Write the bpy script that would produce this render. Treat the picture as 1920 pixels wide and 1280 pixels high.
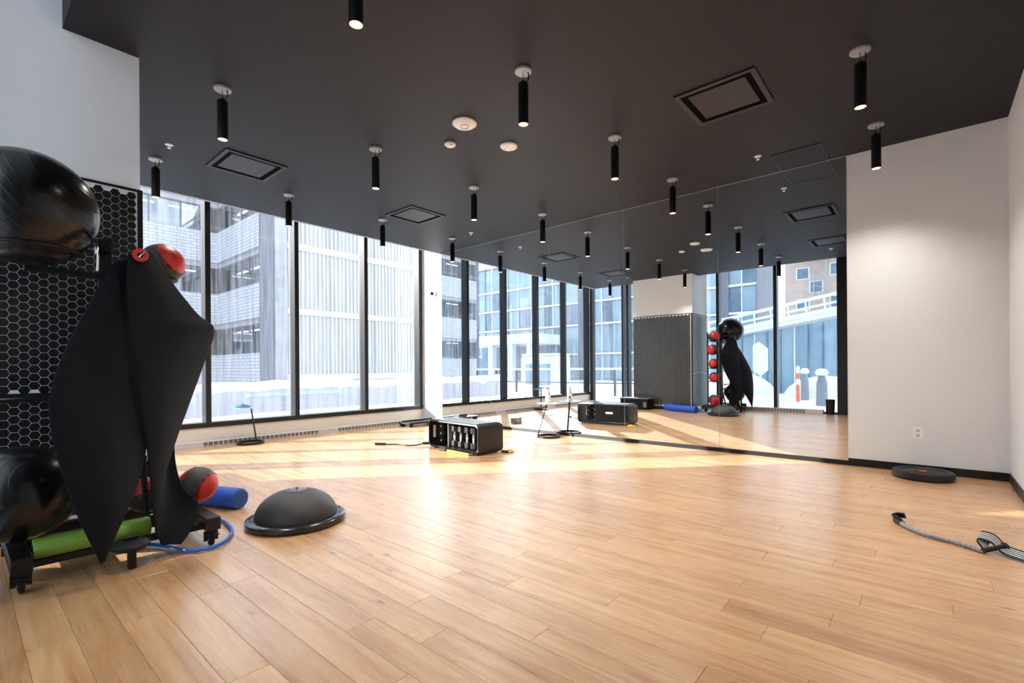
import bpy, bmesh, math, random
from mathutils import Vector, Matrix
random.seed(7)
sc = bpy.context.scene
for o in list(bpy.data.objects): bpy.data.objects.remove(o)
COL = sc.collection
PI = math.pi

# ------------------------------------------------------------------ camera
F_PX, CY, YAW, ROLL, CAM_H = 902.82, 689.18, 0.7116, -0.007, 1.0318
cd = bpy.data.cameras.new('camera'); cam = bpy.data.objects.new('camera', cd); COL.objects.link(cam)
fw = Vector((math.cos(YAW), math.sin(YAW), 0)); r0 = Vector((math.sin(YAW), -math.cos(YAW), 0)); u0 = Vector((0, 0, 1))
rt = r0*math.cos(ROLL) + u0*math.sin(ROLL); up = u0*math.cos(ROLL) - r0*math.sin(ROLL)
m = Matrix((rt, up, -fw)).transposed().to_4x4(); m.translation = (0, 0, CAM_H)
cam.matrix_world = m
cd.sensor_width = 36; cd.lens = F_PX/1920*36; cd.shift_y = (CY-640)/1920
cd.clip_start = 0.02; cd.clip_end = 300
sc.camera = cam

# ------------------------------------------------------------------ world, sun, exposure
w = bpy.data.worlds.new('sky'); sc.world = w; w.use_nodes = True
bg = w.node_tree.nodes['Background']; bg.inputs[0].default_value = (0.80, 0.90, 1.0, 1); bg.inputs[1].default_value = 1.3
sl = bpy.data.lights.new('sun', 'SUN'); sun = bpy.data.objects.new('sun', sl); COL.objects.link(sun)
SD = Vector((0.735, -0.676, -0.36)).normalized()
sun.rotation_euler = SD.to_track_quat('-Z', 'Y').to_euler(); sun.location = (-10, 14, 12)
sl.energy = 10.0; sl.angle = math.radians(.5); sl.color = (1.0, 0.95, 0.88)
vs = sc.view_settings
vs.view_transform = 'Standard'; vs.look = 'None'; vs.gamma = 1; vs.use_curve_mapping = False; vs.exposure = 0.93
PEND_W = 52.0

# ------------------------------------------------------------------ room numbers (metres)
MX = 6.046        # mirror wall
RY = -0.549       # right wall
HC = 3.2          # dark ceiling
S1, S2 = 6.995, 0.46   # where the dark ceiling stops before the two window walls
W1 = 7.538        # front of the mullions of the left window wall
W2 = -0.14        # front of the mullions of the rear window wall
HB = 7.346        # front of the heater under the left windows
TOP = 4.0

# ------------------------------------------------------------------ helpers
class MB:
    def __init__(s): s.v = []; s.f = []
    def add(s, v, f):
        n = len(s.v); s.v += [tuple(p) for p in v]; s.f += [tuple(i+n for i in q) for q in f]; return s
    def box(s, x0, x1, y0, y1, z0, z1):
        return s.add([(x0,y0,z0),(x1,y0,z0),(x1,y1,z0),(x0,y1,z0),(x0,y0,z1),(x1,y0,z1),(x1,y1,z1),(x0,y1,z1)],
                     [(3,2,1,0),(4,5,6,7),(0,1,5,4),(1,2,6,5),(2,3,7,6),(3,0,4,7)])
    def bar(s, a, b, w, h=None, upv=(0,0,1)):
        a, b = Vector(a), Vector(b); d = (b-a).normalized(); h = h or w; u = Vector(upv)
        if abs(d.dot(u)) > .98: u = Vector((1,0,0))
        r = d.cross(u).normalized(); u = r.cross(d)
        v = [p + r*sx*w/2 + u*sy*h/2 for p in (a, b) for sx, sy in ((-1,-1),(1,-1),(1,1),(-1,1))]
        return s.add(v, [(3,2,1,0),(4,5,6,7),(0,1,5,4),(1,2,6,5),(2,3,7,6),(3,0,4,7)])
    def lathe(s, prof, n=32, c=(0,0,0), axis=(0,0,1)):
        ax = Vector(axis).normalized(); q = Vector((0,0,1)).rotation_difference(ax); c = Vector(c)
        rows = []; v = []; f = []
        for r, z in prof:
            if r < 1e-6: rows.append([len(v)]); v.append(c + q @ Vector((0,0,z)))
            else:
                rows.append(list(range(len(v), len(v)+n)))
                for i in range(n): a = 2*PI*i/n; v.append(c + q @ Vector((r*math.cos(a), r*math.sin(a), z)))
        for A, B in zip(rows, rows[1:]):
            if len(A) == 1 and len(B) == 1: continue
            for i in range(n):
                j = (i+1) % n
                if len(A) == 1: f.append((A[0], B[j], B[i]))
                elif len(B) == 1: f.append((A[i], A[j], B[0]))
                else: f.append((A[i], A[j], B[j], B[i]))
        return s.add(v, f)
    def cyl(s, a, b, r, n=20):
        a, b = Vector(a), Vector(b); h = (b-a).length
        return s.lathe([(0,0),(r,0),(r,h),(0,h)], n, a, b-a)
    def tube(s, pts, r, n=8, closed=False, rf=None):
        P = [Vector(p) for p in pts]; N = len(P); v = []; f = []; nrm = None
        for i, p in enumerate(P):
            if closed: t = (P[(i+1) % N] - P[i-1]).normalized()
            else: t = (P[min(i+1, N-1)] - P[max(i-1, 0)]).normalized()
            if nrm is None:
                nrm = t.orthogonal().normalized()
            nrm = (nrm - t*nrm.dot(t)).normalized(); b = t.cross(nrm)
            rr = rf(i/(N-1)) if rf else r
            for k in range(n): a = 2*PI*k/n; v.append(p + (nrm*math.cos(a) + b*math.sin(a))*rr)
        for i in range(N if closed else N-1):
            for k in range(n):
                A = i*n; B = ((i+1) % N)*n; j = (k+1) % n
                f.append((A+k, A+j, B+j, B+k))
        if not closed: f.append(tuple(range(n))[::-1]); f.append(tuple((N-1)*n+k for k in range(n)))
        return s.add(v, f)
    def ball(s, c, r, n=32, m=16, sz=1.0):
        return s.lathe([(r*math.sin(PI*i/m), -r*sz*math.cos(PI*i/m)) for i in range(m+1)], n, c)
    def mesh(s, name):
        me = bpy.data.meshes.new(name); me.from_pydata(s.v, [], s.f); me.update()
        bm = bmesh.new(); bm.from_mesh(me); bmesh.ops.recalc_face_normals(bm, faces=bm.faces); bm.to_mesh(me); bm.free()
        return me
def obj(name, mb, mat, parent=None, smooth=False, bevel=0, angle=40):
    me = mb if isinstance(mb, bpy.types.Mesh) else mb.mesh(name)
    if mat is not None and not me.materials: me.materials.append(mat)
    o = bpy.data.objects.new(name, me); COL.objects.link(o)
    if parent: o.parent = parent
    if bevel:
        b = o.modifiers.new('bevel', 'BEVEL'); b.width = bevel; b.segments = 2; b.limit_method = 'ANGLE'
    if smooth:
        me.shade_smooth()
        try: me.set_sharp_from_angle(angle=math.radians(angle))
        except Exception: pass
    return o
def tag(o, label, cat, group=None):
    o['label'] = label; o['category'] = cat
    if group: o['group'] = group
    return o
def thing(name, label, cat, loc=(0,0,0), rz=0, group=None):
    o = bpy.data.objects.new(name, None); COL.objects.link(o); o.location = loc; o.rotation_euler = (0,0,rz)
    o.empty_display_size = .1
    return tag(o, label, cat, group)
def struct(name, mb, mat, **k):
    o = obj(name, mb, mat, **k); o['kind'] = 'structure'; return o
def copy_tree(o, parent=None):
    c = o.copy(); COL.objects.link(c); c.parent = parent
    for ch in list(o.children): copy_tree(ch, c)
    return c
def spline(pts, k=8):
    P = [Vector(p) for p in pts]; out = []
    for i in range(len(P)-1):
        a, b, c, d = P[max(i-1,0)], P[i], P[i+1], P[min(i+2,len(P)-1)]
        for j in range(k):
            t = j/k; out.append(0.5*((2*b)+(c-a)*t+(2*a-5*b+4*c-d)*t*t+(3*b-a-3*c+d)*t*t*t))
    out.append(P[-1]); return out

# ------------------------------------------------------------------ materials
def new_mat(name):
    mt = bpy.data.materials.new(name); mt.use_nodes = True
    return mt, mt.node_tree.nodes, mt.node_tree.links, mt.node_tree.nodes['Principled BSDF']
def noise(N, L, scale, detail=3, vec=None, rough=.5):
    t = N.new('ShaderNodeTexNoise'); t.inputs['Scale'].default_value = scale; t.inputs['Detail'].default_value = detail; t.inputs['Roughness'].default_value = rough
    if vec is not None: L.new(vec, t.inputs['Vector'])
    return t
def ramp(N, L, fac, stops):
    r = N.new('ShaderNodeValToRGB'); e = r.color_ramp.elements
    while len(e) < len(stops): e.new(.5)
    for q, (p, c) in zip(e, stops): q.position = p; q.color = (*c, 1) if len(c) == 3 else c
    L.new(fac, r.inputs[0]); return r
def mapping(N, L, scale, coord='Object', rot=(0,0,0)):
    tc = N.new('ShaderNodeTexCoord'); mp = N.new('ShaderNodeMapping'); mp.inputs['Scale'].default_value = scale; mp.inputs['Rotation'].default_value = rot
    L.new(tc.outputs[coord], mp.inputs[0]); return mp.outputs[0]
def plain(name, col, rough=.5, metal=0, var=.12, nscale=30, bump=0, spec=.5, coat=0):
    mt, N, L, B = new_mat(name)
    n = noise(N, L, nscale, 4, mapping(N, L, (1,1,1)))
    c0 = tuple(max(0, c*(1-var)) for c in col); c1 = tuple(min(1, c*(1+var)) for c in col)
    r = ramp(N, L, n.outputs['Fac'], [(.3, c0), (.7, c1)]); L.new(r.outputs[0], B.inputs['Base Color'])
    B.inputs['Roughness'].default_value = rough; B.inputs['Metallic'].default_value = metal
    B.inputs['Specular IOR Level'].default_value = spec; B.inputs['Coat Weight'].default_value = coat
    if bump:
        b = N.new('ShaderNodeBump'); b.inputs['Strength'].default_value = bump; b.inputs['Distance'].default_value = .01
        L.new(n.outputs['Fac'], b.inputs['Height']); L.new(b.outputs[0], B.inputs['Normal'])
    return mt
def emit(name, col, s):
    mt, N, L, B = new_mat(name); B.inputs['Base Color'].default_value = (*col, 1)
    B.inputs['Emission Color'].default_value = (*col, 1); B.inputs['Emission Strength'].default_value = s
    return mt
M = {}
M['white_wall'] = plain('white_wall', (.78,.80,.82), .6, var=.02, nscale=120, bump=.12)
M['cream'] = plain('cream', (.74,.66,.56), .5, var=.03)
M['ceil'] = plain('dark_ceiling', (.0088,.0079,.0120), .6, var=.12, nscale=6, spec=.3)
M['edge'] = plain('soffit_edge', (.30,.28,.33), .5, var=.05)
M['black'] = plain('black_paint', (.006,.006,.007), .4, var=.2, spec=.35)
M['matte_black'] = plain('matte_black', (.005,.005,.0055), .7, var=.2, spec=.2)
M['frame'] = plain('black_anodised', (.008,.0085,.010), .35, var=.15, spec=.4)
M['steel'] = plain('chrome', (.75,.75,.77), .15, metal=1, var=.05)
M['grey_plate'] = plain('grey_plate', (.30,.30,.33), .4, var=.05)
M['white_plastic'] = plain('white_plastic', (.80,.79,.77), .4, var=.03)
M['black_rubber'] = plain('black_rubber', (.009,.009,.0095), .55, var=.25, nscale=90, bump=.1, spec=.35)
M['grey_rubber'] = plain('grey_rubber', (.032,.029,.028), .55, var=.12, nscale=200, bump=.15)
M['red'] = plain('red_rubber', (.55,.02,.015), .45, var=.12, nscale=60, bump=.1)
M['blue'] = plain('blue_foam', (.01,.085,.50), .55, var=.15, nscale=160, bump=.5)
M['hose_blue'] = plain('blue_tube', (.01,.13,.55), .35, var=.08)
M['green'] = plain('green_foam', (.20,.38,.04), .55, var=.1, nscale=80, bump=.1)
M['yellow'] = plain('yellow_tube', (.85,.42,.01), .4, var=.08)
M['orange'] = plain('orange_print', (.8,.18,.04), .5, var=.05)
M['snow'] = plain('snow', (.78,.80,.84), .7, var=.05, nscale=3, bump=.2)
M['heater'] = plain('heater_white', (.62,.58,.58), .4, var=.04)
M['heater_dark'] = plain('heater_slot', (.22,.20,.22), .6, var=.1)

def mirror_mat():
    mt, N, L, B = new_mat('mirror_glass')
    n = noise(N, L, 2.0, 2, mapping(N, L, (1,1,1)))
    r = ramp(N, L, n.outputs['Fac'], [(.3, (.90,.93,.93)), (.7, (.93,.95,.955))]); L.new(r.outputs[0], B.inputs['Base Color'])
    B.inputs['Metallic'].default_value = 1; B.inputs['Roughness'].default_value = 0
    return mt
M['mirror'] = mirror_mat()
def glass_mat():
    mt, N, L, B = new_mat('window_glass'); N.remove(B); out = N['Material Output']
    tr = N.new('ShaderNodeBsdfTransparent'); tr.inputs[0].default_value = (.93,.96,.98,1)
    gl = N.new('ShaderNodeBsdfGlossy'); gl.inputs['Roughness'].default_value = .0
    tl = N.new('ShaderNodeBsdfTranslucent'); tl.inputs[0].default_value = (.9,.93,1,1)
    lw = N.new('ShaderNodeLayerWeight'); lw.inputs[0].default_value = .5
    fr = N.new('ShaderNodeMath'); fr.operation = 'POWER'; fr.inputs[1].default_value = 5; L.new(lw.outputs['Facing'], fr.inputs[0])
    f2 = N.new('ShaderNodeMath'); f2.operation = 'MULTIPLY_ADD'; f2.inputs[1].default_value = .6; f2.inputs[2].default_value = .035; L.new(fr.outputs[0], f2.inputs[0])
    m1 = N.new('ShaderNodeMixShader'); m2 = N.new('ShaderNodeMixShader')
    n = noise(N, L, 3.0, 5, mapping(N, L, (9, 9, .35)))
    r = ramp(N, L, n.outputs['Fac'], [(.35, (.004,.004,.004)), (.75, (.045,.045,.045))])
    L.new(r.outputs[0], m1.inputs[0]); L.new(tr.outputs[0], m1.inputs[1]); L.new(tl.outputs[0], m1.inputs[2])
    L.new(f2.outputs[0], m2.inputs[0]); L.new(m1.outputs[0], m2.inputs[1]); L.new(gl.outputs[0], m2.inputs[2])
    L.new(m2.outputs[0], out.inputs[0]); return mt
M['glass'] = glass_mat()
def wood_mat():
    mt, N, L, B = new_mat('oak_plank')
    oi = N.new('ShaderNodeObjectInfo'); tc = N.new('ShaderNodeTexCoord')
    va = N.new('ShaderNodeVectorMath'); va.operation = 'SCALE'; va.inputs[0].default_value = (37,91,13); L.new(oi.outputs['Random'], va.inputs['Scale'])
    ad = N.new('ShaderNodeVectorMath'); L.new(tc.outputs['Object'], ad.inputs[0]); L.new(va.outputs[0], ad.inputs[1])
    def mp(scale):
        k = N.new('ShaderNodeMapping'); k.inputs['Scale'].default_value = scale; L.new(ad.outputs[0], k.inputs[0]); return k.outputs[0]
    g = noise(N, L, 1.0, 6, mp((20, 1.1, 5)), .62); g.inputs['Distortion'].default_value = .6
    fine = noise(N, L, 1.0, 3, mp((230, 5, 40)), .6)
    big = noise(N, L, 1.0, 2, mp((5, .9, 3)))
    r = ramp(N, L, g.outputs['Fac'], [(.25, (.49,.235,.095)), (.43, (.66,.375,.175)), (.58, (.77,.48,.25)), (.8, (.84,.59,.35))])
    def mixc(kind, fac, a, b):
        x = N.new('ShaderNodeMix'); x.data_type = 'RGBA'; x.blend_type = kind
        if isinstance(fac, float): x.inputs['Factor'].default_value = fac
        else: L.new(fac, x.inputs['Factor'])
        for s, q in ((x.inputs[6], a), (x.inputs[7], b)):
            if isinstance(q, tuple): s.default_value = (*q, 1)
            else: L.new(q, s)
        return x.outputs[2]
    fr = ramp(N, L, fine.outputs['Fac'], [(.33, (.84,.80,.75)), (.6, (1,1,1))])
    c = mixc('MULTIPLY', .8, r.outputs[0], fr.outputs[0])
    br = ramp(N, L, big.outputs['Fac'], [(.3, (.86,.82,.78)), (.7, (1.0,1.0,1.0))]); c = mixc('MULTIPLY', 1.0, c, br.outputs[0])
    pr_ = ramp(N, L, oi.outputs['Random'], [(0, (.86,.83,.80)), (.5, (.97,.96,.95)), (1, (1.0,.98,.94))]); c = mixc('MULTIPLY', 1.0, c, pr_.outputs[0])
    vo = N.new('ShaderNodeTexVoronoi'); vo.inputs['Scale'].default_value = 1.0; L.new(mp((7.5, 2.6, 1)), vo.inputs['Vector'])
    kr = ramp(N, L, vo.outputs['Distance'], [(.02, (1,1,1)), (.11, (0,0,0))])
    kn = noise(N, L, 1.0, 1, mp((2.2, 1.1, 1))); ks = ramp(N, L, kn.outputs['Fac'], [(.44, (0,0,0)), (.50, (1,1,1))])
    kk = mixc('MULTIPLY', 1.0, kr.outputs[0], ks.outputs[0])
    c = mixc('MIX', kk, c, (.20,.085,.03))
    L.new(c, B.inputs['Base Color'])
    rr = ramp(N, L, fine.outputs['Fac'], [(.3, (.34,.34,.34)), (.7, (.25,.25,.25))]); L.new(rr.outputs[0], B.inputs['Roughness'])
    B.inputs['Specular IOR Level'].default_value = .8; B.inputs['Coat Weight'].default_value = .7; B.inputs['Coat Roughness'].default_value = .24
    b = N.new('ShaderNodeBump'); b.inputs['Strength'].default_value = .12; b.inputs['Distance'].default_value = .004
    L.new(fine.outputs['Fac'], b.inputs['Height']); L.new(b.outputs[0], B.inputs['Normal'])
    return mt
M['wood'] = wood_mat()
M['joint'] = plain('plank_joint', (.22,.12,.06), .7, var=.2)
def mat_rubber():
    mt, N, L, B = new_mat('mat_foam')
    wv = N.new('ShaderNodeTexWave'); wv.wave_type = 'BANDS'; wv.inputs['Scale'].default_value = 55; wv.inputs['Distortion'].default_value = 2.5
    L.new(mapping(N, L, (1,1,1), 'Object', (0.3,0.5,0)), wv.inputs['Vector'])
    n = noise(N, L, 130, 3, mapping(N, L, (1,1,1)))
    r = ramp(N, L, n.outputs['Fac'], [(.3, (.002,.0024,.004)), (.75, (.007,.008,.0125))]); L.new(r.outputs[0], B.inputs['Base Color'])
    B.inputs['Roughness'].default_value = .75; B.inputs['Specular IOR Level'].default_value = .16
    b = N.new('ShaderNodeBump'); b.inputs['Strength'].default_value = .35; b.inputs['Distance'].default_value = .003
    L.new(wv.outputs['Fac'], b.inputs['Height']); L.new(b.outputs[0], B.inputs['Normal']); return mt
M['mat'] = mat_rubber()
def gym_ball_mat():
    mt, N, L, B = new_mat('gym_ball_vinyl')
    tc = N.new('ShaderNodeTexCoord'); sx = N.new('ShaderNodeSeparateXYZ'); L.new(tc.outputs['Object'], sx.inputs[0])
    ma = N.new('ShaderNodeMath'); ma.operation = 'MULTIPLY'; ma.inputs[1].default_value = 190; L.new(sx.outputs['Z'], ma.inputs[0])
    sn = N.new('ShaderNodeMath'); sn.operation = 'SINE'; L.new(ma.outputs[0], sn.inputs[0])
    r = ramp(N, L, sn.outputs[0], [(.80, (0,0,0)), (.97, (1,1,1))])
    n = noise(N, L, 12, 3, tc.outputs['Object']); cr = ramp(N, L, n.outputs['Fac'], [(.3, (.004,.004,.005)), (.7, (.008,.0075,.008))])
    L.new(cr.outputs[0], B.inputs['Base Color']); B.inputs['Roughness'].default_value = .24
    b = N.new('ShaderNodeBump'); b.inputs['Strength'].default_value = .25; b.inputs['Distance'].default_value = .002
    L.new(r.outputs[0], b.inputs['Height']); L.new(b.outputs[0], B.inputs['Normal']); return mt
M['gymball'] = gym_ball_mat()
def brick_mat():
    mt, N, L, B = new_mat('pale_brick')
    bt = N.new('ShaderNodeTexBrick'); bt.inputs['Scale'].default_value = 1.0
    bt.inputs['Color1'].default_value = (.62,.62,.66,1); bt.inputs['Color2'].default_value = (.55,.55,.60,1); bt.inputs['Mortar'].default_value = (.36,.36,.42,1)
    bt.inputs['Mortar Size'].default_value = .022; bt.inputs['Brick Width'].default_value = .62; bt.inputs['Row Height'].default_value = .17
    tc = N.new('ShaderNodeTexCoord'); sx = N.new('ShaderNodeSeparateXYZ'); L.new(tc.outputs['Object'], sx.inputs[0])
    a = N.new('ShaderNodeMath'); L.new(sx.outputs['X'], a.inputs[0]); L.new(sx.outputs['Y'], a.inputs[1])
    cb = N.new('ShaderNodeCombineXYZ'); L.new(a.outputs[0], cb.inputs['X']); L.new(sx.outputs['Z'], cb.inputs['Y'])
    L.new(cb.outputs[0], bt.inputs['Vector']); L.new(bt.outputs['Color'], B.inputs['Base Color']); B.inputs['Roughness'].default_value = .8
    return mt
M['brick'] = brick_mat()
M['concrete'] = plain('concrete', (.40,.39,.41), .8, var=.1, nscale=2)
M['dark_clad'] = plain('dark_cladding', (.16,.17,.21), .6, var=.1)
M['corrugated'] = plain('pale_metal_cladding', (.56,.53,.52), .5, var=.03, nscale=2)
M['band'] = plain('pale_band', (.68,.64,.63), .5, var=.03)
M['office_dark'] = plain('office_interior', (.13,.14,.18), .8, var=.4, nscale=2)
M['bglass'] = plain('blue_facade_glass', (.24,.36,.45), .08, var=.15, nscale=.6, spec=.8)
M['bglass2'] = plain('deep_blue_facade_glass', (.10,.17,.26), .08, var=.3, nscale=1.3, spec=.8)
M['frame_white'] = plain('white_spandrel', (.78,.80,.83), .4, var=.04)
M['tan'] = plain('tan_cladding', (.55,.42,.36), .7, var=.1, nscale=2)
M['office_lamp'] = emit('office_strip_lamp', (1,.93,.78), 1.6)
M['lamp_face'] = emit('warm_lamp_face', (1,.50,.17), 5)
def pane_thin():
    mt, N, L, B = new_mat('office_glass'); N.remove(B); out = N['Material Output']
    tr = N.new('ShaderNodeBsdfTransparent'); gl = N.new('ShaderNodeBsdfGlossy'); gl.inputs['Roughness'].default_value = .03; gl.inputs[0].default_value = (.8,.85,.95,1)
    n = noise(N, L, 2, 3, mapping(N, L, (1,1,.2))); r = ramp(N, L, n.outputs['Fac'], [(.3,(.12,.12,.12)),(.7,(.3,.3,.3))])
    mx = N.new('ShaderNodeMixShader'); L.new(r.outputs[0], mx.inputs[0]); L.new(tr.outputs[0], mx.inputs[1]); L.new(gl.outputs[0], mx.inputs[2]); L.new(mx.outputs[0], out.inputs[0]); return mt
M['office_glass'] = pane_thin()

# ------------------------------------------------------------------ floor
floor = struct('floor', MB().box(-.65, MX, RY-.02, W1+.15, -.2, -.0062), M['joint'])
PIT = .1388; X0 = .305
known = {}
for xc, yj in [(1.345,1.71),(1.205,1.447),(1.48,1.142),(1.625,1.80),(1.755,1.519),(1.90,1.058),(2.31,1.52),(2.17,.667),(2.577,.226),(2.706,-.076),(2.447,.67),(2.865,.674)]:
    known[int((xc-X0)//PIT)] = yj
PL = 1.22; cache = {}
def plank_mesh(wx, ly):
    key = (round(wx,3), round(ly,3))
    if key not in cache:
        g = .0005; c = .0009; t = .0062
        x0, x1, y0, y1 = -wx/2+g, wx/2-g, -ly/2+g, ly/2-g
        mb = MB().add([(x0,y0,-t),(x1,y0,-t),(x1,y1,-t),(x0,y1,-t),(x0,y0,-c),(x1,y0,-c),(x1,y1,-c),(x0,y1,-c),
                       (x0+c,y0+c,0),(x1-c,y0+c,0),(x1-c,y1-c,0),(x0+c,y1-c,0)],
                      [(0,1,5,4),(1,2,6,5),(2,3,7,6),(3,0,4,7),(4,5,9,8),(5,6,10,9),(6,7,11,10),(7,4,8,11),(8,9,10,11)])
        cache[key] = mb.mesh('plank')
    return cache[key]
planks = []
k = math.floor((-.62-X0)/PIT)
while X0 + k*PIT < MX:
    a, b = max(X0+k*PIT, -.62), min(X0+(k+1)*PIT, MX-.002)
    off = known.get(k, random.uniform(0, PL)); y = RY + .004
    j = off - math.ceil((off-y)/PL)*PL + PL
    while y < W1 - .02:
        e = min(j, W1-.01)
        if e - y > .03: planks.append((a, b, y, e))
        y = e; j += PL
    k += 1
planks.sort(key=lambda p: -(p[1]-p[0])*(p[3]-p[2])/(.3+((p[0]+p[1])/2)**2+((p[2]+p[3])/2)**2))
for a, b, y, e in planks[:300]:
    o = obj('plank', plank_mesh(b-a, e-y), M['wood'], floor); o.location = ((a+b)/2, (y+e)/2, 0)
if len(planks) > 300:
    mb = MB()
    for a, b, y, e in planks[300:]: mb.box(a+.0009, b-.0009, y+.0009, e-.0009, -.0062, 0)
    o = obj('plank_field', mb, M['wood'], floor); o['kind'] = 'stuff'

# ------------------------------------------------------------------ walls and ceiling
struct('ceiling', MB().box(S2, MX+.3, RY-.3, S1, HC, TOP), M['ceil'])
struct('ceiling_upper', MB().box(-.9, MX+.3, RY-.3, W1+.4, TOP, TOP+.2), M['white_wall'])
struct('trim_1', MB().box(S2, MX, S1-.045, S1+.012, HC-.004, HC+.05), M['edge'])
struct('wall_front', MB().box(MX, MX+.3, RY-.3, W1+.3, -.2, TOP), M['white_wall'])
struct('wall_right', MB().box(-.9, MX, RY-.3, RY, -.2, TOP), M['white_wall'])
struct('wall_back', MB().box(-.9, -.62, RY, 1.26, -.2, TOP), M['white_wall'])
# black post where the rear windows end
struct('trim_2', MB().box(-.62, -.02, 1.24, 1.43, -.2, TOP), M['black'])
pil = struct('wall_pillar', MB().box(-.14, .852, 4.138, 5.62, -.2, TOP), M['white_wall'])
struct('wall_left', MB().box(-.5, MX, W1+.01, W1+.2, -.2, .235), M['cream'])
bf = struct('baseboard_front', MB().box(MX-.012, MX, RY, .623, 0, .075).box(MX-.010, MX, .623, 7.0, 0, .049), M['black'])
struct('baseboard_right', MB().box(-.6, MX-.012, RY, RY+.012, 0, .075), M['black'])

# ------------------------------------------------------------------ windows
win1 = struct('window_1', MB().box(-.3, MX, W1-.005, W1+.13, .235, .30), M['frame'])
MS, MX1 = 1.2419, 2.3054
mul = [MX1 + i*MS for i in range(-2, 4)]
mul[0] = -.13; mul[-1] = 5.995
for x in mul:
    o = obj('mullion', MB().box(x-.034, x+.034, W1, W1+.17, .28, TOP), M['frame'], win1)
for a, b in zip(mul, mul[1:]):
    obj('pane', MB().box(a+.03, b-.03, W1+.13, W1+.138, .29, TOP), M['glass'], win1)
win2 = struct('window_2', MB().box(W2-.17, W2+.02, 1.43, W1-.01, -.2, .03), M['frame'])
mul2 = [1.43, 2.62, 3.88, 5.1, 6.30, 7.44]
for y in mul2[1:-1]:
    obj('mullion', MB().box(W2-.17, W2, y-.036, y+.036, .02, TOP), M['frame'], win2)
obj('mullion', MB().box(W2-.17, W2, 6.43, 6.48, .02, TOP), M['frame'], win2)
obj('corner_post', MB().box(W2-.17, W2-.03, W1-.11, W1-.01, .02, TOP), M['frame'], win2)
for a, b in zip(mul2, mul2[1:]):
    obj('pane', MB().box(W2-.138, W2-.13, a, b, .02, TOP), M['glass'], win2)

# ------------------------------------------------------------------ hexagonal tiles on the pillar
M['grout'] = plain('pale_grout', (.80,.79,.78), .8, var=.05)
M['tile'] = plain('black_hex_tile', (.006,.006,.007), .3, var=.2)
TZ = 2.268; HT, CPT = .0505, .0437     # height of a tile row, column pitch
obj('grout_side', MB().box(-.12, .852, 4.134, 4.1385, .08, TZ), M['grout'], pil)
obj('grout_front', MB().box(.8515, .857, 4.134, 5.62, .08, TZ), M['grout'], pil)
obj('tile_trim', MB().box(.835, .864, 4.124, 4.139, .0, TZ+.01).box(.851, .864, 4.139, 4.16, 0, TZ+.01), M['black'], pil)
obj('tile_trim', MB().box(-.12, .864, 4.126, 4.139, TZ-.004, TZ+.012).box(.851,.862,4.126,5.62,TZ-.004,TZ+.012), M['black'], pil)
obj('tile_trim', MB().box(-.12, .852, 4.124, 4.138, .842, .897), M['black'], pil)
obj('tile_trim', MB().box(-.12, .852, 4.121, 4.125, .866, .871), M['steel'], pil)
obj('plinth', MB().box(-.12, .866, 4.122, 4.14, 0, .08).box(.85, .866, 4.122, 5.63, 0, .08), M['black'], pil)
RH = HT/2/math.cos(PI/6) ; G = .0014
def hexv(r, z): return [(r*math.cos(PI/3*i), 0, r*math.sin(PI/3*i)) for i in range(6)]
def hex_mesh():
    r1, r2 = RH-G, RH-G-.0006; v = [(x, 0, z) for x,_,z in hexv(r1,0)] + [(x, -.0011, z) for x,_,z in hexv(r1,0)] + [(x, -.0016, z) for x,_,z in hexv(r2,0)]
    f = [(i, (i+1)%6, 6+(i+1)%6, 6+i) for i in range(6)] + [(6+i, 6+(i+1)%6, 12+(i+1)%6, 12+i) for i in range(6)] + [tuple(range(12,18))]
    return MB().add(v, f)
hm = hex_mesh(); hmesh = hm.mesh('tile'); hmesh.materials.append(M['tile'])
def vis_px(x, y, z):
    p = Vector((x, y, z)) - Vector((0,0,CAM_H)); d = p.dot(fw); return 960+F_PX*p.dot(rt)/d, CY-F_PX*p.dot(up)/d
near, rest = [], MB()
def place(mb, ox, oy, oz, front=False):
    mb.add([((ox - y, oy + x, oz + z) if front else (ox + x, oy + y, oz + z)) for x, y, z in hm.v], hm.f)
c = 0; x = .832 - RH
while x > -.1:
    z = .08 + RH + (HT/2 if c % 2 else 0)
    while z < TZ - HT/2 + .01:
        if not (.845 < z < .897):
            px, py = vis_px(x, 4.134, z)
            if (px > -15 and (px < 125 or (py < 480 and px > 95))) and py < 870: near.append((x, z))
            else: place(rest, x, 4.134, z)
        z += HT
    x -= CPT; c += 1
near.sort(key=lambda p: -p[1])
for i, (x, z) in enumerate(near):
    if i < 300: o = obj('tile', hmesh, None, pil); o.location = (x, 4.134, z)
    else: place(rest, x, 4.134, z)
c = 0; y = 4.17 + RH
while y < 5.6:
    z = .08 + RH + (HT/2 if c % 2 else 0)
    while z < TZ - HT/2 + .01: place(rest, .857, y, z, True); z += HT
    y += CPT; c += 1
o = obj('tile_field', rest, M['tile'], pil); o['kind'] = 'stuff'

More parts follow.
